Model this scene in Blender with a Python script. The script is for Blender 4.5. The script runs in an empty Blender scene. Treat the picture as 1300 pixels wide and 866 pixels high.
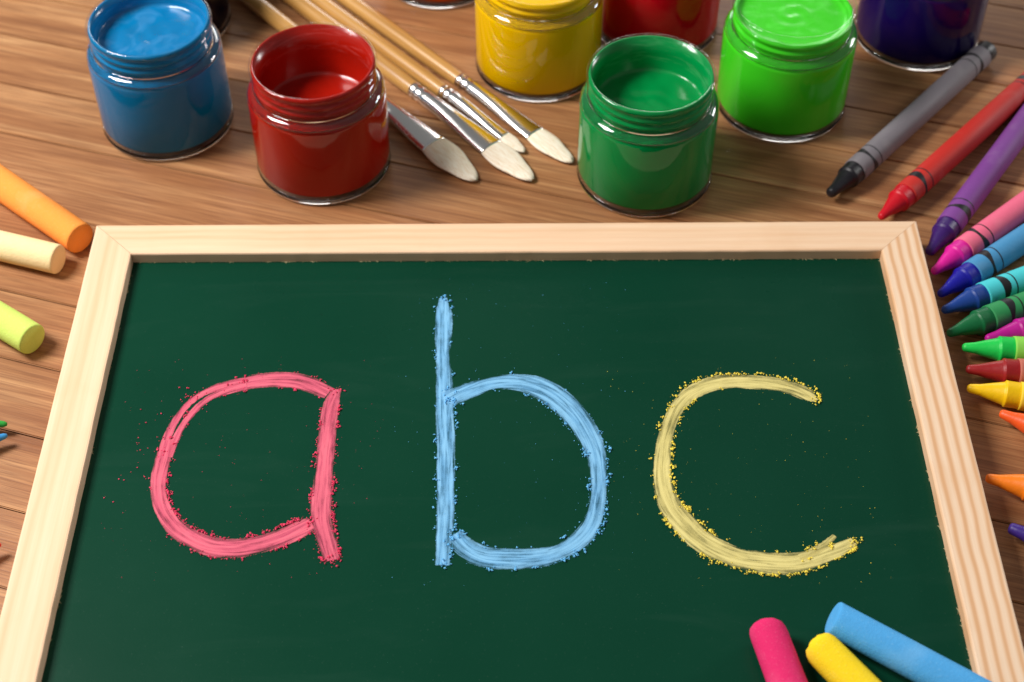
import bpy, bmesh, math, random
from math import radians, sin, cos, pi, hypot, atan2
from mathutils import Vector, Matrix, noise

# ------------------------------------------------------------------ camera, light, exposure
S = bpy.context.scene
C = S.collection
MM = 0.001

cam_d = bpy.data.cameras.new('camera')
cam = bpy.data.objects.new('camera', cam_d); C.objects.link(cam)
cam_d.sensor_width = 36; cam_d.sensor_fit = 'HORIZONTAL'
cam_d.lens = 56.49
cam_d.clip_start = 0.01; cam_d.clip_end = 50
cam.matrix_world = (Matrix.Translation((0, -0.243, 0.320)) @ Matrix.Rotation(radians(42.35), 4, 'X')
                    @ Matrix.Rotation(radians(-0.3), 4, 'Z'))
cam_d.dof.use_dof = True; cam_d.dof.focus_distance = 0.402; cam_d.dof.aperture_fstop = 17.0
S.camera = cam

W = bpy.data.worlds.new('World'); S.world = W; W.use_nodes = True
W.node_tree.nodes['Background'].inputs['Color'].default_value = (1.0, 0.99, 0.97, 1)
W.node_tree.nodes['Background'].inputs['Strength'].default_value = 0.17

def area(name, loc, target, sx, sy, watts, col):
    d = bpy.data.lights.new(name, 'AREA'); d.shape = 'RECTANGLE'; d.size = sx; d.size_y = sy
    d.energy = watts; d.color = col
    o = bpy.data.objects.new(name, d); C.objects.link(o); o.location = loc
    o.rotation_euler = (Vector(target) - Vector(loc)).to_track_quat('-Z', 'Y').to_euler()
    return o
area('key_softbox', (-0.45, 0.10, 0.52), (-0.04, 0.05, 0), 0.18, 0.24, 6.0, (1.0, 0.965, 0.93))
area('back_softbox', (0.10, 1.05, 0.34), (0.0, 0.08, 0), 0.60, 0.22, 2.6, (1.0, 0.99, 0.97))
area('side_softbox', (0.80, 0.56, 0.26), (0.05, 0.14, 0.02), 0.20, 0.14, 2.2, (1.0, 0.99, 0.97))

S.view_settings.view_transform = 'Standard'; S.view_settings.look = 'None'
S.view_settings.exposure = 0.1; S.view_settings.gamma = 1.0
S.view_settings.use_curve_mapping = False
S.render.engine = 'CYCLES'
S.cycles.use_denoising = True
S.cycles.max_bounces = 14; S.cycles.transparent_max_bounces = 24
S.cycles.transmission_bounces = 10; S.cycles.glossy_bounces = 6
S.cycles.sample_clamp_indirect = 6.0

# ------------------------------------------------------------------ helpers
def srgb(r, g, b):
    f = lambda c: (c/255/12.92) if c/255 <= 0.04045 else ((c/255+0.055)/1.055)**2.4
    return (f(r), f(g), f(b), 1)

class NT:
    """small wrapper for writing node trees"""
    def __init__(self, name):
        self.m = bpy.data.materials.new(name); self.m.use_nodes = True
        self.t = self.m.node_tree; self.t.nodes.clear()
        self.out = self.t.nodes.new('ShaderNodeOutputMaterial')
    def n(self, kind, **kw):
        nd = self.t.nodes.new(kind)
        for k, v in kw.items():
            if k.startswith('i_'):
                key = k[2:]; key = int(key) if key.isdigit() else key.replace('_', ' ')
                self.set(nd.inputs[key], v)
            else: setattr(nd, k, v)
        return nd
    def set(self, sock, v):
        if isinstance(v, bpy.types.NodeSocket): self.t.links.new(v, sock)
        else: sock.default_value = v
    def math(self, op, a, b=0.0, c=0.0, clamp=False):
        nd = self.n('ShaderNodeMath', operation=op, use_clamp=clamp)
        self.set(nd.inputs[0], a); self.set(nd.inputs[1], b); self.set(nd.inputs[2], c)
        return nd.outputs[0]
    def mix(self, f, a, b, mode='MIX'):
        nd = self.n('ShaderNodeMix', data_type='RGBA', blend_type=mode)
        self.set(nd.inputs[0], f); self.set(nd.inputs[6], a); self.set(nd.inputs[7], b)
        return nd.outputs[2]
    def ramp(self, f, stops):
        nd = self.n('ShaderNodeValToRGB'); self.set(nd.inputs[0], f)
        el = nd.color_ramp.elements
        while len(el) < len(stops): el.new(0.5)
        for e, (p, c) in zip(el, stops):
            e.position = p; e.color = c if len(c) == 4 else (*c, 1)
        return nd.outputs[0]
    def noise(self, vec, scale=5, detail=4, rough=0.55, dist=0.0):
        nd = self.n('ShaderNodeTexNoise'); self.set(nd.inputs['Vector'], vec)
        nd.inputs['Scale'].default_value = scale; nd.inputs['Detail'].default_value = detail
        nd.inputs['Roughness'].default_value = rough; nd.inputs['Distortion'].default_value = dist
        return nd.outputs['Fac']
    def coords(self, which='Object', scale=(1, 1, 1), loc=(0, 0, 0), rnd=0.0):
        tc = self.n('ShaderNodeTexCoord')
        v = tc.outputs[which]
        if rnd:
            oi = self.n('ShaderNodeObjectInfo')
            vm = self.n('ShaderNodeVectorMath', operation='SCALE'); vm.inputs[0].default_value = (1.0, 0.37, 0.71)
            self.set(vm.inputs['Scale'], self.math('MULTIPLY', oi.outputs['Random'], rnd))
            ad = self.n('ShaderNodeVectorMath', operation='ADD'); self.set(ad.inputs[0], v); self.set(ad.inputs[1], vm.outputs[0])
            v = ad.outputs[0]
        mp = self.n('ShaderNodeMapping'); self.set(mp.inputs['Vector'], v)
        mp.inputs['Scale'].default_value = scale; mp.inputs['Location'].default_value = loc
        return mp.outputs[0]
    def bump(self, h, dist, strength=1.0):
        nd = self.n('ShaderNodeBump'); self.set(nd.inputs['Height'], h)
        nd.inputs['Distance'].default_value = dist; nd.inputs['Strength'].default_value = strength
        return nd.outputs[0]
    def principled(self, **kw):
        p = self.n('ShaderNodeBsdfPrincipled')
        for k, v in kw.items(): self.set(p.inputs[k.replace('_', ' ')], v)
        self.t.links.new(p.outputs[0], self.out.inputs[0])
        return p

def mesh_obj(name, verts, faces, mat, parent=None, smooth=True, uvs=None):
    me = bpy.data.meshes.new(name); me.from_pydata(verts, [], faces)
    if mat: me.materials.append(mat)
    if smooth: me.polygons.foreach_set('use_smooth', [True]*len(me.polygons))
    if uvs:
        l = me.uv_layers.new(name='UVMap')
        for i, lp in enumerate(me.loops): l.data[i].uv = uvs[lp.vertex_index]
    me.update()
    o = bpy.data.objects.new(name, me); C.objects.link(o); o.parent = parent
    return o

def bm_obj(name, bm, mat, parent=None, smooth=False):
    me = bpy.data.meshes.new(name); bm.to_mesh(me); bm.free()
    me.materials.append(mat)
    if smooth: me.polygons.foreach_set('use_smooth', [True]*len(me.polygons))
    o = bpy.data.objects.new(name, me); C.objects.link(o); o.parent = parent
    return o

def tag(o, label, cat, group=None, kind=None):
    if label: o['label'] = label
    if cat: o['category'] = cat
    if group: o['group'] = group
    if kind: o['kind'] = kind
    return o

def empty(name, loc, rz=0.0, ry=0.0):
    o = bpy.data.objects.new(name, None); C.objects.link(o); o.empty_display_size = 0.01
    o.location = loc; o.rotation_euler = (0, ry, rz)
    return o

def lathe(name, prof, mat, parent, segs=72, axis='Z', fz=None, closed=False, smooth=True):
    """revolve a profile of (radius, height); axis Z or X.  fz(i, angle, r, z) may move points"""
    verts, faces, rings = [], [], []
    for i, (r, z) in enumerate(prof):
        if r < 1e-7:
            rings.append([len(verts)]); p = (0, 0, z) if axis == 'Z' else (z, 0, 0); verts.append(p)
        else:
            ids = []
            for k in range(segs):
                a = 2*pi*k/segs; rr, zz = (r, z) if fz is None else fz(i, a, r, z)
                ids.append(len(verts))
                verts.append((rr*cos(a), rr*sin(a), zz) if axis == 'Z' else (zz, -rr*sin(a), rr*cos(a)))
            rings.append(ids)
    prs = list(zip(rings, rings[1:]))
    if closed: prs.append((rings[-1], rings[0]))
    for A, B in prs:
        if len(A) == 1 and len(B) == 1: continue
        for k in range(segs):
            j = (k+1) % segs
            if len(A) == 1: faces.append((A[0], B[j], B[k]))
            elif len(B) == 1: faces.append((A[k], A[j], B[0]))
            else: faces.append((A[k], A[j], B[j], B[k]))
    o = mesh_obj(name, verts, faces, mat, parent, smooth)
    bm = bmesh.new(); bm.from_mesh(o.data); bmesh.ops.recalc_face_normals(bm, faces=bm.faces); bm.to_mesh(o.data); bm.free()
    return o

def catmull(pts, n):
    out = []
    P = [Vector(p) for p in pts]
    P = [P[0]*2-P[1]] + P + [P[-1]*2-P[-2]]
    for i in range(1, len(P)-2):
        a, b, c, d = P[i-1], P[i], P[i+1], P[i+2]
        for k in range(n):
            t = k/n
            out.append(0.5*((2*b)+(c-a)*t+(2*a-5*b+4*c-d)*t*t+(3*b-a-3*c+d)*t**3))
    out.append(P[-2])
    return out

# ------------------------------------------------------------------ tabletop of narrow planks
def mat_table():
    t = NT('table_wood')
    v = t.coords('Object', (1, 1, 1), rnd=3.0)
    def st(sx, sy): 
        m = t.n('ShaderNodeMapping'); t.set(m.inputs['Vector'], v); m.inputs['Scale'].default_value = (sx, sy, sy); return m.outputs[0]
    broad = t.noise(st(9, 130), 1, 3, 0.55, 0.6)
    fine = t.noise(st(22, 900), 1, 4, 0.65, 0.25)
    pores = t.noise(st(60, 2600), 1, 2, 0.6)
    dark = t.noise(st(7, 420), 1, 2, 0.5, 1.0)
    c = t.ramp(broad, [(0.28, srgb(140, 90, 54)), (0.5, srgb(177, 126, 82)), (0.72, srgb(203, 156, 108))])
    c = t.mix(t.math('MULTIPLY', t.ramp(fine, [(0.40, (1, 1, 1)), (0.60, (0, 0, 0))]), 0.50), c, srgb(120, 76, 48))
    c = t.mix(t.math('MULTIPLY', t.ramp(dark, [(0.64, (0, 0, 0)), (0.74, (1, 1, 1))]), 0.55), c, srgb(100, 60, 38))
    c = t.mix(t.math('MULTIPLY', t.ramp(pores, [(0.50, (0, 0, 0)), (0.62, (1, 1, 1))]), 0.50), c, srgb(108, 66, 40))
    oi = t.n('ShaderNodeObjectInfo')
    c = t.mix(t.math('MULTIPLY', oi.outputs['Random'], 0.22), c, srgb(150, 96, 62))
    h = t.math('ADD', t.math('MULTIPLY', fine, 0.6), t.math('MULTIPLY', pores, -0.4))
    t.principled(Base_Color=c, Roughness=t.math('MULTIPLY_ADD', fine, 0.15, 0.36), Specular_IOR_Level=0.4, Normal=t.bump(h, 0.00012, 0.6))
    return t.m
M_TABLE = mat_table()
def mat_plain(name, col, rough=0.5, spec=0.5, bump=None, **kw):
    t = NT(name)
    v = t.coords('Object')
    n = t.noise(v, 350, 3)
    c = t.mix(t.math('MULTIPLY', n, 0.18), col, tuple(x*0.6 for x in col[:3])+(1,))
    a = dict(Base_Color=c, Roughness=rough, Specular_IOR_Level=spec); a.update(kw)
    if bump: a['Normal'] = t.bump(t.noise(v, bump[0], 3), bump[1])
    t.principled(**a)
    return t.m

GA = radians(-17.2)
slab = mesh_obj('tabletop', [], [], None)
bm = bmesh.new(); bmesh.ops.create_cube(bm, size=1, matrix=Matrix.Diagonal((1.3, 1.1, 0.02, 1)))
slab.data.materials.append(mat_plain('table_core', srgb(58, 34, 22), 0.8)); bm.to_mesh(slab.data); bm.free()
slab.location = (0, 0.1, -0.0135); slab.rotation_euler.z = GA; slab['kind'] = 'structure'
random.seed(4)
seams = [-42.8, -20.5, 1.5, 24, 55, 84.2, 105.7, 128.3, 149.6, 170.8]
lo, hi = -42.8, 170.8
while lo > -440: lo -= random.uniform(19.5, 26); seams.insert(0, lo)
while hi < 620: hi += random.uniform(19.5, 26); seams.append(hi)
nrm = Vector((-sin(GA), cos(GA)))
cs = Vector((0, 0.1)).dot(nrm)
for a, b in zip(seams, seams[1:]):
    a, b = a*MM-cs, b*MM-cs
    if a < -0.55 or b > 0.55: continue
    w = b-a-0.0003; y = (a+b)/2
    bm = bmesh.new(); bmesh.ops.create_cube(bm, size=1, matrix=Matrix.Diagonal((1.3, w, 0.0034, 1)))
    ed = [e for e in bm.edges if all(v.co.z > 0 for v in e.verts)]
    bmesh.ops.bevel(bm, geom=ed, offset=0.00028, segments=2, affect='EDGES')
    o = bm_obj('plank', bm, M_TABLE, slab)
    o.location = (random.uniform(-.001, .001), y, 0.0135-0.0017-random.choice((0, 0.00005, 0.0001)))

# ------------------------------------------------------------------ chalkboard
def mat_pine(name, stripes):
    t = NT(name)
    v = t.coords('Object', rnd=2.0)
    m = t.n('ShaderNodeMapping'); t.set(m.inputs['Vector'], v); m.inputs['Scale'].default_value = (4, 150, 90)
    g = t.noise(m.outputs[0], 1, 2, 0.5, 0.4)
    m2 = t.n('ShaderNodeMapping'); t.set(m2.inputs['Vector'], v); m2.inputs['Scale'].default_value = (1.2, 1, 0.6)
    wv = t.n('ShaderNodeTexWave', wave_type='BANDS', bands_direction='Y', wave_profile='SIN')
    t.set(wv.inputs['Vector'], m2.outputs[0]); wv.inputs['Scale'].default_value = 115; wv.inputs['Distortion'].default_value = 2.6
    wv.inputs['Detail'].default_value = 2; wv.inputs['Detail Scale'].default_value = 0.25
    m3 = t.n('ShaderNodeMapping'); t.set(m3.inputs['Vector'], v); m3.inputs['Scale'].default_value = (40, 1800, 1800)
    fib = t.noise(m3.outputs[0], 1, 3, 0.6)
    f = t.math('ADD', t.math('MULTIPLY', wv.outputs['Fac'], stripes), t.math('MULTIPLY', g, 1-stripes))
    c = t.ramp(f, [(0.22, srgb(244, 214, 184)), (0.55, srgb(239, 201, 165)), (0.85, srgb(222, 172, 128))])
    c = t.mix(t.math('MULTIPLY', t.ramp(fib, [(0.45, (1, 1, 1)), (0.62, (0, 0, 0))]), 0.12), c, srgb(205, 160, 110))
    big = t.noise(v, 60, 3)
    c = t.mix(t.math('MULTIPLY', t.ramp(big, [(0.55, (0, 0, 0)), (0.75, (1, 1, 1))]), 0.18), c, srgb(222, 170, 122))
    t.principled(Base_Color=c, Roughness=0.58, Specular_IOR_Level=0.3, Normal=t.bump(fib, 0.00006, 0.5))
    return t.m
M_PINE = mat_pine('pine_striped', 0.75); M_PINE2 = mat_pine('pine_plain', 0.12)

BX0, BX1, BY0, BY1, RW = -116.4, 113.6, -110.0, 85.0, 11.6
ZT, ZB = 9.4, 6.0
board = empty('chalkboard', (-1.4*MM, -12.5*MM, 0))
tag(board, 'green chalkboard in a pale pine frame with abc written in coloured chalk', 'chalkboard')
bc = Vector((-1.4, -12.5))
def rail(p0, p1, inward, mat):
    """mitred rail with outer edge p0->p1 (mm); local x runs along its length"""
    p0, p1 = Vector(p0), Vector(p1); d = (p1-p0); L = d.length; d.normalize()
    bm = bmesh.new(); g = 0.06; n = 60; h = L/2
    rnd = random.Random(int(L*10)+int(p0.x))
    for_in = []
    def pt(s, y, z): return bm.verts.new((s*MM, y*MM, z*MM))
    # cross-section columns along the length; the inner edge is slightly uneven, as planed wood is
    prev = None
    for i in range(n+1):
        u = i/n
        so = -h+g+u*(L-2*g); si = -h+RW+g+u*(L-2*RW-2*g)
        j = 0.10*noise.noise((u*L*0.16, p0.x, p0.y))+0.05*noise.noise((u*L*0.8, p0.y, p0.x))
        sec = []
        for (y, z) in ((0, 0.05), (0, ZT-0.5), (0.16, ZT-0.15), (0.5, ZT), (RW-0.6, ZT), (RW-0.18, ZT-0.14), (RW, ZT-0.5), (RW, ZB-0.6), (RW, 0.05)):
            s = so+(si-so)*(y/RW)
            yy = y + (j if y > RW/2 else j*0.5)
            sec.append(pt(s, yy, z))
        if prev:
            k = len(sec)
            for q in range(k): bm.faces.new((prev[q], prev[(q+1) % k], sec[(q+1) % k], sec[q]))
        else: bm.faces.new(list(reversed(sec)))
        prev = sec
    bm.faces.new(prev)
    bmesh.ops.recalc_face_normals(bm, faces=bm.faces)
    o = bm_obj('rail', bm, mat, board)
    mid = (p0+p1)/2-bc
    o.location = (mid.x*MM, mid.y*MM, 0); o.rotation_euler.z = atan2(d.y, d.x)
    return o
# outer edge walked clockwise so that local +y points inwards is to the right -> walk counter-clockwise
rail((BX0, BY0), (BX1, BY0), 1, M_PINE2)
rail((BX1, BY0), (BX1, BY1), 1, M_PINE)
rail((BX1, BY1), (BX0, BY1), 1, M_PINE2)
rail((BX0, BY1), (BX0, BY0), 1, M_PINE2)

def mat_board():
    t = NT('board_paint')
    v = t.coords('Object')
    a = t.noise(v, 28, 4, 0.6); b = t.noise(v, 2600, 2, 0.6)
    m = t.n('ShaderNodeMapping'); t.set(m.inputs['Vector'], v); m.inputs['Scale'].default_value = (16, 90, 1); m.inputs['Rotation'].default_value = (0, 0, 0.3)
    sm = t.noise(m.outputs[0], 1, 4, 0.6, 0.8)
    c = t.mix(a, srgb(5, 54, 37), srgb(8, 60, 42))
    c = t.mix(t.math('MULTIPLY', t.ramp(sm, [(0.55, (0, 0, 0)), (0.8, (1, 1, 1))]), 0.025), c, srgb(120, 150, 138))
    c = t.mix(t.math('MULTIPLY', t.ramp(b, [(0.70, (0, 0, 0)), (0.80, (1, 1, 1))]), 0.10), c, srgb(170, 190, 180))
    t.principled(Base_Color=c, Roughness=t.math('MULTIPLY_ADD', a, 0.08, 0.24), Specular_IOR_Level=0.16, Normal=t.bump(b, 0.00002, 0.5))
    return t.m
bm = bmesh.new()
bmesh.ops.create_cube(bm, size=1, matrix=Matrix.Translation((0, 0, 4.4*MM)) @ Matrix.Diagonal(((230-2*RW+1.0)*MM, (195-2*RW+1.0)*MM, 3.2*MM, 1)))
panel = bm_obj('board_panel', bm, mat_board(), board)

# ------------------------------------------------------------------ chalk writing
LETTERS = {
 'a': [
  [(-47.2,25.5,3.9),(-51.6,27.9,4.9),(-56.0,29.6,5.1),(-61.7,30.1,4.9),(-67.3,29.4,4.5),(-71.7,27.9,4.3)],
  [(-68.7,29.4,3.2),(-72.8,28.5,2.8),(-76.5,27.3,2.4),(-79.8,25.2,1.8),(-82.6,22.3,1.8),(-84.8,18.0,1.8),(-86.4,12.3,2.1),(-87.2,5.3,2.8)],
  [(-68.5,28.1,2.8),(-72.6,26.8,2.8),(-75.9,25.2,2.0),(-78.8,22.7,1.8),(-81.1,19.4,1.9),(-83.3,14.6,1.8),(-84.6,9.6,2.0),(-85.5,4.8,2.3)],
  [(-86.3,10.1,3.2),(-86.6,5.3,3.7),(-86.9,-1.5,3.8),(-86.0,-7.4,3.8),(-83.9,-12.3,3.9),(-80.7,-16.7,4.5),(-76.4,-19.9,4.8),(-71.5,-22.2,5.2),(-65.7,-22.8,5.2),(-60.6,-21.8,4.9),(-55.6,-19.9,5.1),(-51.3,-17.5,5.1),(-48.3,-15.6,3.5)],
  [(-45.3,26.6,2.5),(-46.3,20.9,4.0),(-46.5,13.8,4.2),(-46.5,5.0,4.3),(-46.4,-3.5,4.6),(-46.4,-10.1,5.0),(-45.9,-14.9,4.7),(-44.6,-19.7,4.4),(-43.0,-25.2,3.7),(-42.7,-26.4,2.5)],
 ],
 'b': [
  [(-18.6,59.1,2.2),(-18.3,52.6,4.4),(-18.2,44.6,4.3),(-18.1,38.2,3.6),(-17.7,30.6,4.2),(-17.3,21.9,4.5),(-16.9,13.5,4.6),(-16.6,4.2,4.5),(-16.4,-4.8,4.4),(-16.2,-12.5,4.2),(-16.5,-19.9,3.6),(-16.7,-27.9,3.3)],
  [(-16.4,22.9,5.2),(-13.6,24.6,5.5),(-9.9,26.5,5.1),(-5.2,28.4,4.4),(0.4,28.8,5.2),(6.0,27.3,6.7),(10.7,24.2,6.9),(15.2,18.7,6.6),(18.6,12.1,6.0),(20.7,5.1,4.8),(21.0,-2.8,4.0),(20.5,-9.4,4.0),(19.0,-15.9,4.3),(15.8,-20.7,4.6),(11.4,-24.0,4.2),(6.2,-25.8,5.3),(-0.7,-26.1,5.7),(-6.7,-25.5,5.9),(-11.0,-23.1,5.3),(-14.1,-19.1,3.8)],
 ],
 'c': [
  [(77.8,22.0,1.3),(75.4,24.1,4.3),(71.7,26.3,4.4),(66.8,27.8,4.5),(61.0,28.5,4.5),(55.2,28.6,4.6),(50.0,27.2,4.6),(45.4,24.3,4.2),(41.8,19.7,3.5),(39.5,14.1,3.6),(37.8,7.8,3.9),(36.8,0.7,4.0),(36.8,-5.4,4.6),(38.2,-11.4,5.6),(40.9,-16.0,6.2),(44.6,-20.9,6.3),(48.9,-24.2,5.8),(54.0,-26.6,5.5),(59.2,-27.5,6.0),(64.5,-27.9,5.7),(69.2,-27.1,5.0),(74.1,-25.2,4.0),(78.4,-23.2,3.3),(80.9,-21.7,2.3)],
  [(67.3,-26.2,1.5),(70.9,-24.6,2.2),(73.8,-22.6,1.9),(76.6,-20.1,1.3)],
 ],
}
def mat_chalk_mark(name, light, mid, cover):
    t = NT(name)
    tc = t.n('ShaderNodeTexCoord'); uv = tc.outputs['UV']
    sp = t.n('ShaderNodeSeparateXYZ'); t.set(sp.inputs[0], uv)
    def st(a, b):
        m = t.n('ShaderNodeMapping'); t.set(m.inputs['Vector'], uv); m.inputs['Scale'].default_value = (a, b, 1); return m.outputs[0]
    streak = t.noise(st(0.07, 1.15), 1, 5, 0.58, 0.5)
    grain = t.noise(st(3.0, 5.0), 1, 3, 0.65)
    patch = t.noise(st(0.22, 0.5), 1, 3, 0.55)
    c = t.mix(t.ramp(streak, [(0.30, (0, 0, 0)), (0.62, (1, 1, 1))]), mid, light)
    c = t.mix(t.math('MULTIPLY', t.ramp(grain, [(0.5, (0, 0, 0)), (0.7, (1, 1, 1))]), 0.30), c, light)
    cov = t.math('ADD', t.math('MULTIPLY', streak, 0.62), t.math('ADD', t.math('MULTIPLY', patch, 0.28), t.math('MULTIPLY', grain, 0.16)))
    # z of the uv is not available, so the edge distance is stored in a second uv layer
    e = t.n('ShaderNodeUVMap', uv_map='Edge'); se = t.n('ShaderNodeSeparateXYZ'); t.set(se.inputs[0], e.outputs[0])
    edge = t.math('POWER', t.math('ABSOLUTE', se.outputs[1]), 4.0)
    cov = t.math('SUBTRACT', cov, t.math('MULTIPLY', edge, 0.20))
    al = t.ramp(cov, [(cover-0.13, (0.0, 0.0, 0.0)), (cover-0.04, (0.45, 0.45, 0.45)), (cover+0.05, (0.85, 0.85, 0.85)), (cover+0.13, (1, 1, 1))])
    t.principled(Base_Color=c, Roughness=0.95, Specular_IOR_Level=0.1, Alpha=al, Normal=t.bump(t.math('ADD', streak, t.math('MULTIPLY', grain, 0.6)), 0.00010, 0.45))
    return t.m
CH = {'a': (mat_chalk_mark('pink_chalk_mark', srgb(226, 110, 128), srgb(198, 76, 108), 0.44), srgb(236, 74, 110), srgb(216, 60, 90)),
      'b': (mat_chalk_mark('blue_chalk_mark', srgb(134, 192, 230), srgb(96, 162, 212), 0.465), srgb(112, 190, 240), srgb(120, 190, 230)),
      'c': (mat_chalk_mark('yellow_chalk_mark', srgb(228, 214, 140), srgb(202, 188, 114), 0.445), srgb(255, 232, 92), srgb(220, 205, 130))}
paths = {}
zoff = {'a': 0, 'b': 0, 'c': 0}
for ch, strokes in LETTERS.items():
    verts, faces, uv, ed = [], [], [], []
    paths[ch] = []
    for si, st in enumerate(strokes):
        P = catmull([(x, y, w) for x, y, w in st], 18)
        s = 0; NV = 9; base = len(verts)
        line = []
        for i, p in enumerate(P):
            q0, q1 = P[max(i-1, 0)], P[min(i+1, len(P)-1)]
            d = Vector((q1.x-q0.x, q1.y-q0.y)).normalized(); n = Vector((-d.y, d.x))
            if i: s += hypot(p.x-P[i-1].x, p.y-P[i-1].y)
            hw = max(p.z, 0.6)/2*1.06
            jl = 0.16*noise.noise((s*0.9, si*7, 1))+0.12*noise.noise((s*4, si*9, ord(ch)))
            jr = 0.16*noise.noise((s*0.9, si*7, 5))+0.12*noise.noise((s*4, si*3, ord(ch)+4))
            line.append((p.x, p.y, d, n, hw))
            for k in range(NV):
                v = -1+2*k/(NV-1)
                o = v*hw+(jl*max(v, 0)-jr*max(-v, 0))
                lift = 0.03+si*0.03+0.04*(1-v**4)*(0.6+0.6*noise.noise((s*0.5, v*2, si)))
                verts.append(((p.x+n.x*o-bc.x)*MM, (p.y+n.y*o-bc.y)*MM, (ZB+lift)*MM))
                uv.append((s, o+si*30+ord(ch)*5)); ed.append((s, v))
            if i:
                for k in range(NV-1):
                    a = base+(i-1)*NV+k; b = a+NV
                    faces.append((a, b, b+1, a+1))
        paths[ch].append(line)
    o = mesh_obj('chalk_letter', verts, faces, CH[ch][0], board, True, uv)
    l = o.data.uv_layers.new(name='Edge')
    for i, lp in enumerate(o.data.loops): l.data[i].uv = ed[lp.vertex_index]
    o['label'] = {'a': 'letter a in pink chalk', 'b': 'letter b in light blue chalk', 'c': 'letter c in pale yellow chalk'}[ch]

def pref(ch, si, side, x, y):
    # how many crumbs the stick left beside each stretch of a stroke
    if ch == 'a':
        if si == 3: return (0.75 if y < 4 else 0.35) if side > 0 else (0.5 if y < -14 and x > -76 else 0.18)
        if si == 4: return 0.55
        return 0.12
    if ch == 'b':
        if si == 0: return (0.75 if y < 26 else 0.1) if side > 0 else (0.5 if y < 14 else 0.12)
        return (1.0 if y < 12 and x > 8 else 0.12) if side > 0 else (0.7 if x > 8 and y > -8 else 0.2)
    if si == 1: return 0.1
    if side < 0: return 1.15 if y > 14 else (1.1 if y < -12 else 0.12)
    return 1.15 if x < 46 else (0.15 if y < 0 else 0.05)
def crumbs(ch, lab, mat, seed):
    R = random.Random(seed); verts, faces = [], []
    def crumb(x, y, r, z=ZB):
        b = len(verts); c = Vector((x, y, z+r*0.75)); rot = R.uniform(0, 6.28)
        pts = []
        for k in range(4):
            a = rot+k*pi/2+R.uniform(-.4, .4); pts.append(c+Vector((cos(a)*r*R.uniform(.6, 1.3), sin(a)*r*R.uniform(.6, 1.3), R.uniform(-.35, .35)*r)))
        pts += [c+Vector((R.uniform(-.3, .3)*r, R.uniform(-.3, .3)*r, r*R.uniform(.5, 1))), c-Vector((0, 0, r*0.75))]
        verts.extend([tuple(p*MM) for p in pts])
        for k in range(4):
            j = (k+1) % 4
            faces.append((b+k, b+j, b+4)); faces.append((b+j, b+k, b+5))
    for si, line in enumerate(paths[ch]):
        for (x, y, d, n, hw) in line:
            for side in (-1, 1):
                t = pref(ch, si, side, x, y)*(0.35+1.5*max(0, noise.noise((x*0.22, y*0.22, side*3+ord(ch)))+0.18))
                if t <= 0: continue
                for _ in range(R.choice((0, 1, 1, 2)) if R.random() < min(t*1.5, 0.95) else 0):
                    off = hw*0.95+abs(R.gauss(0.1, 0.42)); r = R.choice((0.12, 0.15, 0.2, 0.25, 0.33, 0.42))*R.uniform(.75, 1.15)
                    al = R.uniform(-.5, .5)
                    cx, cy = x+n.x*off*side+d.x*al, y+n.y*off*side+d.y*al
                    crumb(cx, cy, r)
                    if r > 0.24: [crumb(cx+R.gauss(0, r), cy+R.gauss(0, r), r*R.uniform(.4, .8)) for _ in range(R.choice((1, 2, 3)))]
        if (ch == 'a' and si in (0, 1, 2)) or (ch == 'c' and si == 1): continue
        for end in ((line[-1],) if (ch, si) == ('a', 3) else (line[0], line[-1])):
            x, y, d, n, hw = end
            for _ in range(16):
                crumb(x+R.gauss(0, .9), y+R.gauss(0, .8), R.uniform(.12, .36), ZB+R.choice((0, .15)))
    xs = [q[0] for l in paths[ch] for q in l]; ys = [q[1] for l in paths[ch] for q in l]
    for _ in range(150):
        crumb(R.uniform(min(xs)-12, max(xs)+10), R.uniform(min(ys)-6, max(ys)+8), R.choice((.05, .06, .07, .09, .12)))
    if ch == 'a':
        for _ in range(26): crumb(R.gauss(-93, 3.5), R.gauss(8, 7), R.uniform(.08, .26))
        for _ in range(22): crumb(R.gauss(-83, 1.8), R.gauss(25, 1.4), R.uniform(.1, .3))
    o = mesh_obj('chalk_crumbs', verts, faces, mat, None, False)
    tag(o, lab, 'chalk crumbs', kind='stuff')
crumbs('a', 'pink chalk crumbs scattered along the letter a', mat_plain('pink_crumb', CH['a'][1], 0.95, 0.1), 1)
crumbs('b', 'blue chalk crumbs scattered along the letter b', mat_plain('blue_crumb', CH['b'][1], 0.95, 0.1), 2)
crumbs('c', 'yellow chalk crumbs scattered along the letter c', mat_plain('yellow_crumb', CH['c'][1], 0.95, 0.1), 3)

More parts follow.
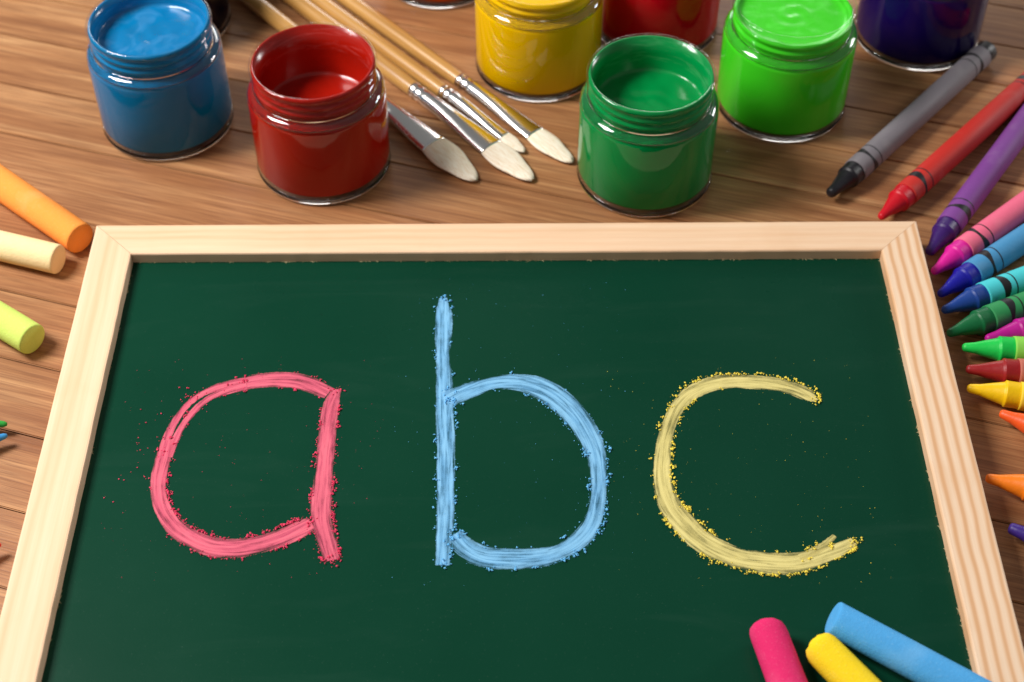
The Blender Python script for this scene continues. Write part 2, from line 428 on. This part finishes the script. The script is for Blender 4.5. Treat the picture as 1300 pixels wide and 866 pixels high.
# ragged pale fibres where the rails meet the painted panel
def fibres():
    R = random.Random(11); verts, faces = [], []
    ix0, ix1, iy1 = BX0+RW, BX1-RW, BY1-RW
    def sl(x, y, dx, dy):
        b = len(verts); n = Vector((-dy, dx)).normalized()*R.uniform(.10, .28)
        z = ZB+R.uniform(.03, .12)
        verts.extend([((x-n.x)*MM, (y-n.y)*MM, (ZB+.02)*MM), ((x+n.x)*MM, (y+n.y)*MM, (ZB+.02)*MM), ((x+dx)*MM, (y+dy)*MM, (ZB+.02)*MM), ((x+dx*.3)*MM, (y+dy*.3)*MM, (z+.12)*MM)])
        faces.extend([(b, b+1, b+3), (b+1, b+2, b+3), (b+2, b, b+3)])
    for _ in range(300):
        x = R.uniform(ix0, ix1)
        if noise.noise((x*.09, 3, 1)) > -0.12: sl(x, iy1+.15, R.gauss(0, .5), -abs(R.gauss(.25, .22))-.1)
    for _ in range(330):
        y = R.uniform(BY0+RW, iy1)
        if noise.noise((y*.1, 8, 1)) > 0.0: sl(ix1+.15, y, -abs(R.gauss(.22, .25))-.1, R.gauss(0, .5))
        if noise.noise((y*.1, 5, 4)) > 0.1: sl(ix0-.15, y, abs(R.gauss(.2, .2))+.1, R.gauss(0, .5))
    o = mesh_obj('wood_fibres', verts, faces, mat_plain('pale_fibre', srgb(176, 162, 124), 0.8, 0.2), None, False)
    tag(o, 'pale ragged wood fibres along the inner edges of the frame', 'wood fibres', kind='stuff')
fibres()

# ------------------------------------------------------------------ paint jars
def mat_glass_wall():
    t = NT('jar_glass_wall')
    lw = t.n('ShaderNodeLayerWeight'); lw.inputs['Blend'].default_value = 0.5
    f = t.math('MULTIPLY_ADD', t.math('POWER', lw.outputs['Facing'], 4.0), 0.75, 0.028, clamp=True)
    tr = t.n('ShaderNodeBsdfTransparent'); tr.inputs[0].default_value = (0.965, 0.975, 0.97, 1)
    gl = t.n('ShaderNodeBsdfGlossy'); gl.inputs['Color'].default_value = (1, 1, 1, 1); gl.inputs['Roughness'].default_value = 0.03
    v = t.coords('Object'); t.set(gl.inputs['Normal'], t.bump(t.noise(v, 90, 2), 0.0004, 0.35))
    mx = t.n('ShaderNodeMixShader'); t.set(mx.inputs[0], f); t.set(mx.inputs[1], tr.outputs[0]); t.set(mx.inputs[2], gl.outputs[0])
    t.t.links.new(mx.outputs[0], t.out.inputs[0])
    return t.m
def mat_glass_solid():
    t = NT('jar_glass_solid')
    t.principled(Base_Color=(0.97, 0.98, 0.98, 1), Roughness=0.02, IOR=1.5, Transmission_Weight=1.0)
    return t.m
M_GW, M_GS = mat_glass_wall(), mat_glass_solid()
def mat_clear():
    t = NT('jar_glass_inside')
    tr = t.n('ShaderNodeBsdfTransparent'); tr.inputs[0].default_value = (0.99, 0.99, 0.99, 1)
    t.t.links.new(tr.outputs[0], t.out.inputs[0])
    return t.m
M_GI = mat_clear()
def mat_paint(name, col, wet):
    t = NT(name)
    v = t.coords('Object')
    n = t.noise(v, 160, 3, 0.5, 1.2); n2 = t.noise(v, 45, 2, 0.5, 1.5)
    c = t.mix(t.math('MULTIPLY', n2, 0.30), col, tuple(x*0.75 for x in col[:3])+(1,))
    sx = t.n('ShaderNodeSeparateXYZ'); t.set(sx.inputs[0], v)
    m = t.n('ShaderNodeMapping'); t.set(m.inputs['Vector'], v); m.inputs['Scale'].default_value = (120, 120, 700)
    film = t.ramp(t.noise(m.outputs[0], 1, 3, 0.6, 0.8), [(0.50, (0, 0, 0)), (0.66, (1, 1, 1))])
    up = t.math('MULTIPLY', t.math('GREATER_THAN', sx.outputs[2], 0.0292), film)
    c = t.mix(t.math('MULTIPLY', up, 0.35), c, tuple(min(1, x*1.25+0.07) for x in col[:3])+(1,))
    if wet:
        t.principled(Base_Color=c, Roughness=0.20, Specular_IOR_Level=0.5,
                     Normal=t.bump(t.math('ADD', n, t.math('MULTIPLY', n2, 2.0)), 0.0006, 0.16))
    else: t.principled(Base_Color=c, Roughness=0.8, Specular_IOR_Level=0.0)
    return t.m
def bead(r, z, h, out, n=6):
    return [(r+out*sin(pi*k/n), z+h*k/n) for k in range(n+1)]
SHO = [(20-2.6*(1-cos(a)), 26.6+2.9*sin(a)) for a in [pi/2*k/8 for k in range(0, 9)]]
NECK = [(17.1, 30.2)] + bead(17.1, 30.5, 2.0, 0.75) + bead(17.1, 32.9, 2.0, 0.75)
WALL_OUT = ([(19.6, 2.46), (19.95, 2.7), (20, 4), (20, 15)] + SHO + [(17.25, 29.75)] + NECK
            + [(17.15, 35.2), (17.5, 35.6), (18.05, 35.9), (18.3, 36.5), (18.3, 37.2), (18.05, 37.75), (17.6, 38.0), (17.15, 37.95), (16.85, 37.6), (16.75, 37.0)])
WALL_IN = [(16.75, 31.0), (16.9, 30.2), (17.6, 29.3), (18.9, 28.2), (19.4, 26.8), (19.4, 15), (19.4, 4), (19.2, 2.46)]
def paint_jar(x, y, label, paint_name, col, level, film, seed):
    j = empty('paint_jar', (x*MM, y*MM, 0), rz=seed*1.3)
    tag(j, label, 'paint jar', 'open jars of poster paint')
    g = lathe('glass_wall', [(r*MM, z*MM) for r, z in WALL_OUT+WALL_IN], M_GW, j, 96, closed=True)
    g.data.materials.append(M_GI)
    no = (len(WALL_OUT)-1)*96
    for p in g.data.polygons:
        if p.index >= no: p.material_index = 1
    b = [(0, 0.55), (15.5, 0.5), (17.4, 0.25), (18.4, 0.02), (19.2, 0.12), (19.75, 0.55), (20, 1.3), (19.95, 2.1), (19.6, 2.44), (0, 2.44)]
    lathe('glass_base', [(r*MM, z*MM) for r, z in b], M_GS, j, 96)
    sh = [(r-0.10, z-0.06) for r, z in SHO[2:]] + [(17.12, 29.5), (17.1, 28.75), (18.3, 28.4), (19.3, 27.7)]
    lathe('glass_shoulder', [(r*MM, z*MM) for r, z in sh], M_GS, j, 96, closed=True)
    # the paint with the film it leaves on the neck; it shows out to the skin of the glass, as through its refraction
    RF = 16.68
    lev = level; top = film
    body = [(0, 2.75), (18.2, 2.75), (19.2, 3.1), (19.7, 4.0), (19.75, 15), (19.75, 26.2), (19.4, 27.3), (18.4, 28.1), (17.0, 28.5), (16.7, 29.2), (16.75, 30.2)]
    neck = [(r-0.28, z) for r, z in NECK[1:]] + [(16.9, 35.3), (17.1, 35.75), (17.5, 36.1), (17.65, 36.5), (17.65, 37.1)]
    neck = [q for q in neck if q[1] < top-0.4]
    neck.append((neck[-1][0]-0.25, top))
    inner = [(min(16.95 if top > 37 else RF-0.25, neck[-1][0]-0.2), top+0.05), (RF-0.4, (top+lev)/2), (RF-0.5, lev+0.9), (RF-1.1, lev+0.25), (RF-2.2, lev)] + [(13.2-1.1*k, lev) for k in range(12)] + [(0, lev)]
    prof = body+neck+inner
    nb, nn = len(body), len(body)+len(neck)
    def fz(i, a, r, z):
        n = noise.noise((cos(a)*1.3+seed*5, sin(a)*1.3, 0.3))*0.7+noise.noise((cos(a)*4+seed, sin(a)*4, 0.9))*0.35
        if i in (nn-1, nn):
            return r, min(z+n*(0.12 if top > 37 else 0.7), 37.6)
        if i > nn+1:
            k = noise.noise((r*cos(a)*0.28+seed*3, r*sin(a)*0.28, 2.2))*(0.34 if seed in (1, 2, 3) else 0.12)
            k += 0.16*sin(r*1.4+a)*max(0, 1-r/10)
            return r, z+k
        return r, z
    p = lathe('paint', [(r*MM, z*MM) for r, z in prof], mat_paint(paint_name, col, False), j, 96,
              fz=lambda i, a, r, z: tuple(q*MM for q in fz(i, a, r/MM, z/MM)))
    p.data.materials.append(mat_paint(paint_name+'_wet', col, True))
    # the lathe writes its faces ring by ring: everything above the neck film is the open wet surface
    for q in p.data.polygons:
        if q.index >= (nn-1)*96: q.material_index = 1
    return j
paint_jar(-105.4, 141.7, 'open glass jar of sky blue paint filled almost to its coated rim', 'blue_paint', srgb(6, 114, 168), 31.0, 37.5, 1)
paint_jar(-56.0, 122.1, 'open glass jar of dark brick red paint half used with coated neck', 'brick_red_paint', srgb(160, 22, 8), 20.5, 37.5, 2)
paint_jar(39.5, 115.9, 'open glass jar of emerald green paint behind the chalkboard frame', 'emerald_paint', srgb(0, 138, 66), 26.0, 37.5, 3)
paint_jar(83.7, 148.6, 'open glass jar of bright lime green paint with a clear glass rim', 'lime_paint', srgb(66, 212, 36), 33.0, 34.6, 4)
paint_jar(8.9, 168.3, 'open glass jar of golden yellow paint beside the brush ferrules', 'yellow_paint', srgb(240, 188, 0), 33.0, 35.0, 5)
paint_jar(47.8, 188.5, 'glass jar of crimson paint between the yellow and lime jars', 'crimson_paint', srgb(206, 8, 28), 33.0, 35.5, 6)
paint_jar(131.9, 182.7, 'glass jar of deep indigo paint near the blunt end of the grey crayon', 'indigo_paint', srgb(26, 10, 84), 32.0, 36.0, 7)
paint_jar(-23.5, 217.0, 'glass jar of orange paint behind the brush handles', 'orange_paint', srgb(226, 96, 10), 32.0, 36.0, 8)
paint_jar(-112.0, 192.0, 'glass jar of navy paint partly hidden behind the sky blue jar', 'navy_paint', srgb(8, 10, 34), 32.0, 36.0, 9)

# ------------------------------------------------------------------ paint brushes
def mat_handle():
    t = NT('brush_handle_wood')
    v = t.coords('Object', (25, 700, 700), rnd=2.0)
    n = t.noise(v, 1, 3, 0.6)
    c = t.ramp(n, [(0.3, srgb(170, 122, 60)), (0.7, srgb(204, 156, 88))])
    t.principled(Base_Color=c, Roughness=0.32, Coat_Weight=0.4, Coat_Roughness=0.15)
    return t.m
def mat_metal():
    t = NT('ferrule_metal')
    v = t.coords('Object', (30, 900, 900)); n = t.noise(v, 1, 3)
    t.principled(Base_Color=(0.86, 0.85, 0.84, 1), Metallic=1.0, Roughness=t.math('MULTIPLY_ADD', n, 0.12, 0.14))
    return t.m
def mat_bristle():
    t = NT('bristle')
    v = t.coords('Object', (14, 3200, 3200), rnd=1.0); n = t.noise(v, 1, 3, 0.6)
    c = t.ramp(n, [(0.30, srgb(232, 206, 170)), (0.56, srgb(254, 244, 226))])
    t.principled(Base_Color=c, Roughness=0.6, Specular_IOR_Level=0.3, Normal=t.bump(n, 0.00005, 0.3))
    return t.m
M_HAN, M_FER, M_BRI = mat_handle(), mat_metal(), mat_bristle()
def loft(name, secs, mat, parent, segs=40, jit=None):
    verts, faces = [], []
    for i, (x, ry, rz, zc) in enumerate(secs):
        for k in range(segs):
            a = 2*pi*k/segs
            dx = jit(i, a) if jit else 0
            verts.append(((x+dx)*MM, ry*cos(a)*MM, (zc+rz*sin(a))*MM))
    for i in range(len(secs)-1):
        for k in range(segs):
            j = (k+1) % segs; a, b = i*segs, (i+1)*segs
            faces.append((a+k, b+k, b+j, a+j))
    faces.append(tuple(range(segs))[::-1]); n = (len(secs)-1)*segs
    faces.append(tuple(range(n, n+segs)))
    o = mesh_obj(name, verts, faces, mat, parent, True)
    bm = bmesh.new(); bm.from_mesh(o.data); bmesh.ops.recalc_face_normals(bm, faces=bm.faces); bm.to_mesh(o.data); bm.free()
    return o
def brush(label, tip, ang, fl, bl, w, hr, seed):
    """tip (mm); brush points along ang; local +x towards the tip, origin at the tip"""
    b = empty('paint_brush', (tip[0]*MM, tip[1]*MM, 1.15*MM), rz=radians(ang), ry=radians(0.9))
    tag(b, label, 'paint brush', 'paint brushes lying side by side')
    R = random.Random(seed); ph = R.uniform(0, 9)
    t = 0.36
    bs = []
    for k in range(15):
        u = k/14
        wd = w*(1+0.20*sin(pi*min(u*1.6, 1)))*math.sqrt(max(0.0, 1-max(0, (u-0.30)/0.70)**2.3)) if u < 1 else 0.12*w
        th = w*t*(1-0.72*u**1.5)
        bs.append((-bl+bl*u, max(wd, 0.12*w), max(th, 0.1*w), 0.7*(1-u)))
    loft('bristles', bs, M_BRI, b, 64, jit=lambda i, a: (0.35*noise.noise((cos(a)*9+ph, sin(a)*3, 0)) if i > 9 else 0)*(1 if i < 14 else 2))
    f0 = -bl-fl
    r0 = hr*0.90
    fs = []
    for k in range(41):
        u = k/40; e = max(0, (u-0.22)/0.78); e = e*e*(3-2*e)
        ry = r0+(w*1.02-r0)*e; rz = r0+(w*t*1.02-r0)*e
        for c0 in (0.05, 0.12):
            g = math.exp(-((u-c0)/0.014)**2); ry -= 0.32*g; rz -= 0.32*g
        fs.append((f0+fl*(u*1.02), ry, rz, 0.7+0.0*u))
    loft('ferrule', fs, M_FER, b, 56)
    hl = 165
    hp = [(0, f0+2)] + [(hr*0.84, f0+1.5), (hr*0.88, f0-0.5), (hr*0.95, f0-10), (hr, f0-30), (hr*0.98, f0-55), (hr*0.85, f0-95), (hr*0.66, f0-135), (hr*0.5, f0-hl+3), (hr*0.3, f0-hl+0.6), (0, f0-hl)]
    o = lathe('handle', [(r*MM, z*MM) for r, z in hp], M_HAN, b, 32, axis='X')
    o.location.z = 0.7*MM
    return b
brush('broad paint brush with its metal ferrule close behind the brick red jar', (-10.5, 112.0), -49.2, 34, 20, 4.2, 2.85, 1)
brush('paint brush with a rounded cream tip between the broad brush and the thin brush', (6.2, 112.0), -48.2, 36, 18.5, 3.9, 2.85, 2)
brush('thin pointed paint brush squeezed between two wider brushes', (3.9, 124.6), -47.7, 28, 9, 1.9, 2.55, 3)
brush('paint brush with a rounded tip lying against the golden yellow jar', (18.2, 119.8), -47.6, 34, 16.5, 3.3, 2.7, 4)

# ------------------------------------------------------------------ wax crayons
def mat_wax(name, col):
    t = NT(name)
    v = t.coords('Object'); n = t.noise(v, 420, 3); n2 = t.noise(v, 1600, 2)
    c = t.mix(t.math('MULTIPLY', n, 0.35), col, tuple(x*0.65 for x in col[:3])+(1,))
    c = t.mix(t.math('MULTIPLY', t.ramp(n2, [(0.66, (0, 0, 0)), (0.8, (1, 1, 1))]), 0.12), c, (0.5, 0.45, 0.42, 1))
    t.principled(Base_Color=c, Roughness=0.42, Specular_IOR_Level=0.35, Subsurface_Weight=0.0, Normal=t.bump(n, 0.0004, 0.4))
    return t.m
def mat_paper(name, col):
    t = NT(name)
    v = t.coords('Object'); n = t.noise(v, 900, 3); n2 = t.noise(v, 120, 3)
    c = t.mix(t.math('MULTIPLY', n, 0.25), col, tuple(x*0.75 for x in col[:3])+(1,))
    c = t.mix(t.math('MULTIPLY', t.ramp(n2, [(0.6, (0, 0, 0)), (0.78, (1, 1, 1))]), 0.06), c, (0.8, 0.75, 0.7, 1))
    t.principled(Base_Color=c, Roughness=0.62, Specular_IOR_Level=0.3, Normal=t.bump(n, 0.00008, 0.5))
    return t.m
M_INK = mat_plain('wrapper_ink', (0.010, 0.009, 0.012, 1), 0.5, 0.35)
RWX, RPA = 3.45, 3.72
def band_mesh(parent, x0, wfun, cfun, segs=72):
    verts, faces = [], []
    r = (RPA+0.03)*MM
    for k in range(segs):
        a = 2*pi*k/segs; c = x0+cfun(a); w = wfun(a)
        for q in (-1, -0.3, 0.3, 1): verts.append(((c+q*w/2)*MM, r*cos(a), r*sin(a)))
    for k in range(segs):
        j = (k+1) % segs
        for q in range(3): faces.append((k*4+q, k*4+q+1, j*4+q+1, j*4+q))
    o = mesh_obj('printed_band', verts, faces, M_INK, parent, True)
    bm = bmesh.new(); bm.from_mesh(o.data); bmesh.ops.recalc_face_normals(bm, faces=bm.faces); bm.to_mesh(o.data); bm.free()
    return o
def crayon(label, tip, ang, wax, paper, roll, worn=0.0, L=90):
    """origin on the table under the tip, local +x runs from the tip to the blunt end"""
    c = empty('crayon', (tip[0]*MM, tip[1]*MM, 0), rz=radians(ang))
    tag(c, label, 'crayon', 'wax crayons fanned out on the table')
    nm = label.split(' crayon')[0].replace(' ', '_')
    z = RPA+0.03
    tr = 1.05+worn
    prof = [(0, 0.0), (tr*0.6, 0.06), (tr*0.92, 0.35), (tr+0.12, 0.8), (1.5+worn*0.6, 3.2), (2.25+worn*0.3, 6.0), (2.95, 8.9), (3.15, 9.3), (RWX+0.02, 9.5), (RWX+0.08, 9.8), (RWX, 10.1), (RWX, 14),
            (RWX, L-4), (RWX, L-0.5), (RWX-0.4, L), (0, L)]
    w = lathe('wax_stick', [(r*MM, x*MM) for r, x in prof], mat_wax(nm+'_wax', wax), c, 40, axis='X',
              fz=(lambda i, a, r, x: (r*(1-0.16*worn*max(0, cos(2*a+1))) if i < 9 else r, x)))
    w.location.z = z*MM
    s = 13.2
    pp = [(RWX+0.02, s), (RPA, s+0.02), (RPA, s+0.6), (RPA, 40), (RPA, L-4.5), (RWX+0.02, L-4.5)]
    p = lathe('wrapper', [(r*MM, x*MM) for r, x in pp], mat_paper(nm+'_paper', paper), c, 64, axis='X')
    p.location.z = z*MM; p.rotation_euler.x = roll
    for (b0, sg) in ((s+5.6, 1), (L-10.0, -1)):
        band_mesh(p, b0, lambda a: 0.9+1.7*(0.5+0.5*cos(2*a)), lambda a: sg*0.4*cos(2*a))
        band_mesh(p, b0+sg*3.3, lambda a: 0.42, lambda a: sg*0.15*cos(2*a))
    return c
crayon('black crayon in a grey wrapper with its far end by the indigo jar', (92.4, 102.3), 48.5, srgb(28, 26, 32), srgb(122, 116, 122), 0.4, 0.5)
crayon('red crayon in a red wrapper lying beside the grey wrapped one', (105.4, 92.2), 47.2, srgb(206, 16, 36), srgb(200, 44, 36), 1.2)
crayon('dark purple crayon in a lilac wrapper next to the red crayon', (116.8, 77.7), 55.0, srgb(58, 22, 104), srgb(128, 66, 148), 2.4, 0.25)
crayon('magenta crayon in a pink wrapper near the corner of the frame', (116.5, 70.1), 40.7, srgb(226, 28, 158), srgb(240, 108, 140), 0.1)
crayon('deep blue crayon in a mid blue wrapper below the pink wrapped one', (116.7, 61.5), 37.8, srgb(22, 22, 156), srgb(70, 146, 196), 0.9)
crayon('navy crayon in a turquoise wrapper beside the mid blue one', (116.5, 55.5), 24.9, srgb(26, 66, 146), srgb(72, 206, 214), 2.0)
crayon('dark green crayon in a green wrapper between turquoise and magenta crayons', (116.3, 47.0), 24.2, srgb(14, 104, 58), srgb(44, 144, 82), 1.4)
crayon('purplish magenta crayon with only its glossy wax point showing', (126.1, 45.1), 15.6, srgb(186, 18, 142), srgb(214, 70, 160), 0.5)
crayon('bright green crayon in a lime wrapper above the brownish red one', (119.3, 42.2), -4.9, srgb(24, 208, 80), srgb(140, 218, 76), 0.7)
crayon('brownish red crayon in a tan pink wrapper between green and yellow crayons', (118.8, 34.5), -5.6, srgb(158, 30, 34), srgb(196, 110, 92), 2.9)
crayon('golden yellow crayon pointing at the pine frame', (117.8, 28.0), -12.1, srgb(255, 206, 10), srgb(252, 214, 50), 0.2)
crayon('orange red crayon lying between the golden yellow and plain orange crayons', (124.5, 19.6), -30.8, srgb(255, 98, 36), srgb(250, 120, 60), 1.1)
crayon('plain orange crayon lying alone on the dark wood', (116.7, -1.2), -17.0, srgb(255, 132, 24), srgb(250, 160, 60), 1.9)
crayon('indigo crayon with just its point in view below the orange crayon', (119.2, -16.2), -29.0, srgb(60, 36, 128), srgb(96, 80, 170), 0.0, 0.3)

# ------------------------------------------------------------------ chalk sticks
def mat_chalk(name, col, dusty):
    t = NT(name)
    v = t.coords('Object'); n = t.noise(v, 260, 4, 0.6); n2 = t.noise(v, 1900, 3, 0.6); n3 = t.noise(v, 80, 3)
    c = t.mix(t.math('MULTIPLY', n, 0.22), col, tuple(x*0.72 for x in col[:3])+(1,))
    c = t.mix(t.math('MULTIPLY', t.ramp(n2, [(0.58, (0, 0, 0)), (0.74, (1, 1, 1))]), 0.25), c, dusty)
    c = t.mix(t.math('MULTIPLY', t.ramp(n3, [(0.58, (0, 0, 0)), (0.75, (1, 1, 1))]), 0.16), c, dusty)
    t.principled(Base_Color=c, Roughness=0.93, Specular_IOR_Level=0.12, Normal=t.bump(t.math('ADD', n2, t.math('MULTIPLY', n, 1.0)), 0.00018, 0.7))
    return t.m
def chalk(label, end, ang, r, L, zbase, mat, worn, seed, group, slant=0.0):
    c = empty('chalk_stick', (end[0]*MM, end[1]*MM, zbase*MM), rz=radians(ang))
    R = random.Random(seed); ph = R.uniform(0, 20)
    if worn:   # a used end: rounded and slanted
        prof = [(0, 0.15), (r*0.30, 0.10), (r*0.55, 0.22), (r*0.76, 0.6), (r*0.90, 1.2), (r*0.98, 2.2), (r, 3.5)]
    else:      # flat cast end with a small rounded edge
        prof = [(0, 0), (r*0.5, 0.0), (r*0.90, 0.02), (r*0.96, 0.12), (r*0.995, 0.4), (r, 0.9)]
    ne = len(prof)
    prof += [(r*(1+0.04*k/12), prof[ne-1][1]+(L-prof[ne-1][1]-0.8)*k/12) for k in range(1, 13)]
    prof += [(r*0.98, L-0.2), (r*0.85, L), (0, L)]
    def fz(i, a, rr, x):
        d = 0.07*noise.noise((x*0.3+ph, cos(a)*2.2, sin(a)*2.2))+0.03*noise.noise((x*1.6+ph, cos(a)*6, sin(a)*6))
        x2 = x
        if worn and i < ne: x2 = x+worn*(0.5-0.5*cos(a+ph))*(rr/r)*0.8+0.3*noise.noise((cos(a)*3+ph, sin(a)*3, rr))
        if slant and i < ne: x2 += slant*(rr*cos(a)*0.8+rr*sin(a)*0.6)
        return rr+d*min(1, rr/r), x2
    o = lathe('chalk_body', [(a*MM, b*MM) for a, b in prof], mat, c, 56, axis='X', fz=lambda i, a, rr, x: tuple(q*MM for q in fz(i, a, rr/MM, x/MM)))
    o.location.z = (r+0.02)*MM
    # a stick of chalk is one piece: make the mesh itself the top-level thing
    o.parent = None; o.name = 'chalk_stick'
    o.location = (end[0]*MM, end[1]*MM, (zbase+r+0.06)*MM); o.rotation_euler = (0, 0, radians(ang))
    bpy.data.objects.remove(c); o.name = 'chalk_stick'
    tag(o, label, 'chalk', group)
    return o
GT, GB = 'chalk sticks on the table', 'chalk sticks on the board'
chalk('orange chalk stick with its flat end near the frame corner', (-121.6, 84.3), 139.6, 4.6, 72, 0, mat_chalk('orange_chalk', srgb(255, 158, 72), srgb(255, 200, 150)), 0, 1, GT)
chalk('cream chalk stick tucked against the orange one', (-126.4, 76.5), 162.1, 4.2, 72, 0, mat_chalk('cream_chalk', srgb(255, 226, 172), srgb(255, 240, 214)), 0, 2, GT)
chalk('pale lime green chalk stick beside the chalkboard frame', (-127.6, 46.0), 144.6, 4.4, 72, 0, mat_chalk('lime_chalk', srgb(206, 228, 112), srgb(232, 244, 180)), 0, 3, GT)
chalk('raspberry pink chalk stick with a worn rounded end on the board', (56.4, -46.6), -78.0, 4.2, 42, ZB, mat_chalk('pink_chalk', srgb(224, 48, 108), srgb(240, 140, 170)), 1.0, 4, GB)
chalk('bright yellow chalk stick between the pink and blue chalks on the board', (66.9, -51.6), -54.0, 4.15, 44, ZB, mat_chalk('yellow_chalk', srgb(252, 218, 40), srgb(255, 238, 150)), 1.0, 5, GB)
bchalk = chalk('sky blue chalk stick lying on the board with its far part over the rail', (71.9, -45.4), -38.3, 4.0, 60, ZB, mat_chalk('blue_chalk', srgb(82, 166, 226), srgb(160, 208, 240)), 0, 6, GB, 0.5)
bchalk.rotation_euler = (0, radians(-5.2), radians(-38.3)); bchalk.location.z += 0.1*MM

# ------------------------------------------------------------------ coloured pencils (only the points reach into view)
def pencil(label, tip, ang, col):
    p = empty('coloured_pencil', (tip[0]*MM, tip[1]*MM, 0), rz=radians(ang))
    tag(p, label, 'pencil', 'coloured pencils beside the board')
    z = 3.3
    nm = label.split()[0]
    lead = mat_wax(nm+'_lead', col)
    l = lathe('lead_point', [(0, 0), (0.45*MM, 0.15*MM), (0.75*MM, 0.8*MM), (1.35*MM, 5*MM), (1.35*MM, 6*MM), (0, 6*MM)], lead, p, 24, axis='X')
    t = NT(nm+'_cedar'); n = t.noise(t.coords('Object', (60, 900, 900)), 1, 3)
    t.principled(Base_Color=t.ramp(n, [(0.3, srgb(206, 160, 112)), (0.7, srgb(232, 194, 148))]), Roughness=0.6)
    k = lathe('sharpened_cone', [(1.37*MM, 4.9*MM), (1.42*MM, 5.0*MM), (3.55*MM, 17*MM), (1.3*MM, 17*MM)], t.m, p, 32, axis='X', closed=True)
    b = lathe('barrel', [(0, 16.2*MM), (3.3*MM, 16.2*MM), (3.75*MM, 17*MM), (3.75*MM, 150*MM), (3.4*MM, 150.5*MM), (0, 150.5*MM)], mat_plain(nm+'_lacquer', col, 0.3), p, 6, axis='X', smooth=False)
    for o in (l, k, b): o.location.z = z*MM
pencil('green coloured pencil pointing at the left rail', (-128.8, 17.9), 178.0, srgb(48, 160, 60))
pencil('light blue coloured pencil just below the green one', (-128.0, 14.3), -156.0, srgb(60, 150, 214))
pencil('red coloured pencil lying apart from the other two', (-122.6, -19.2), -147.0, srgb(226, 60, 40))
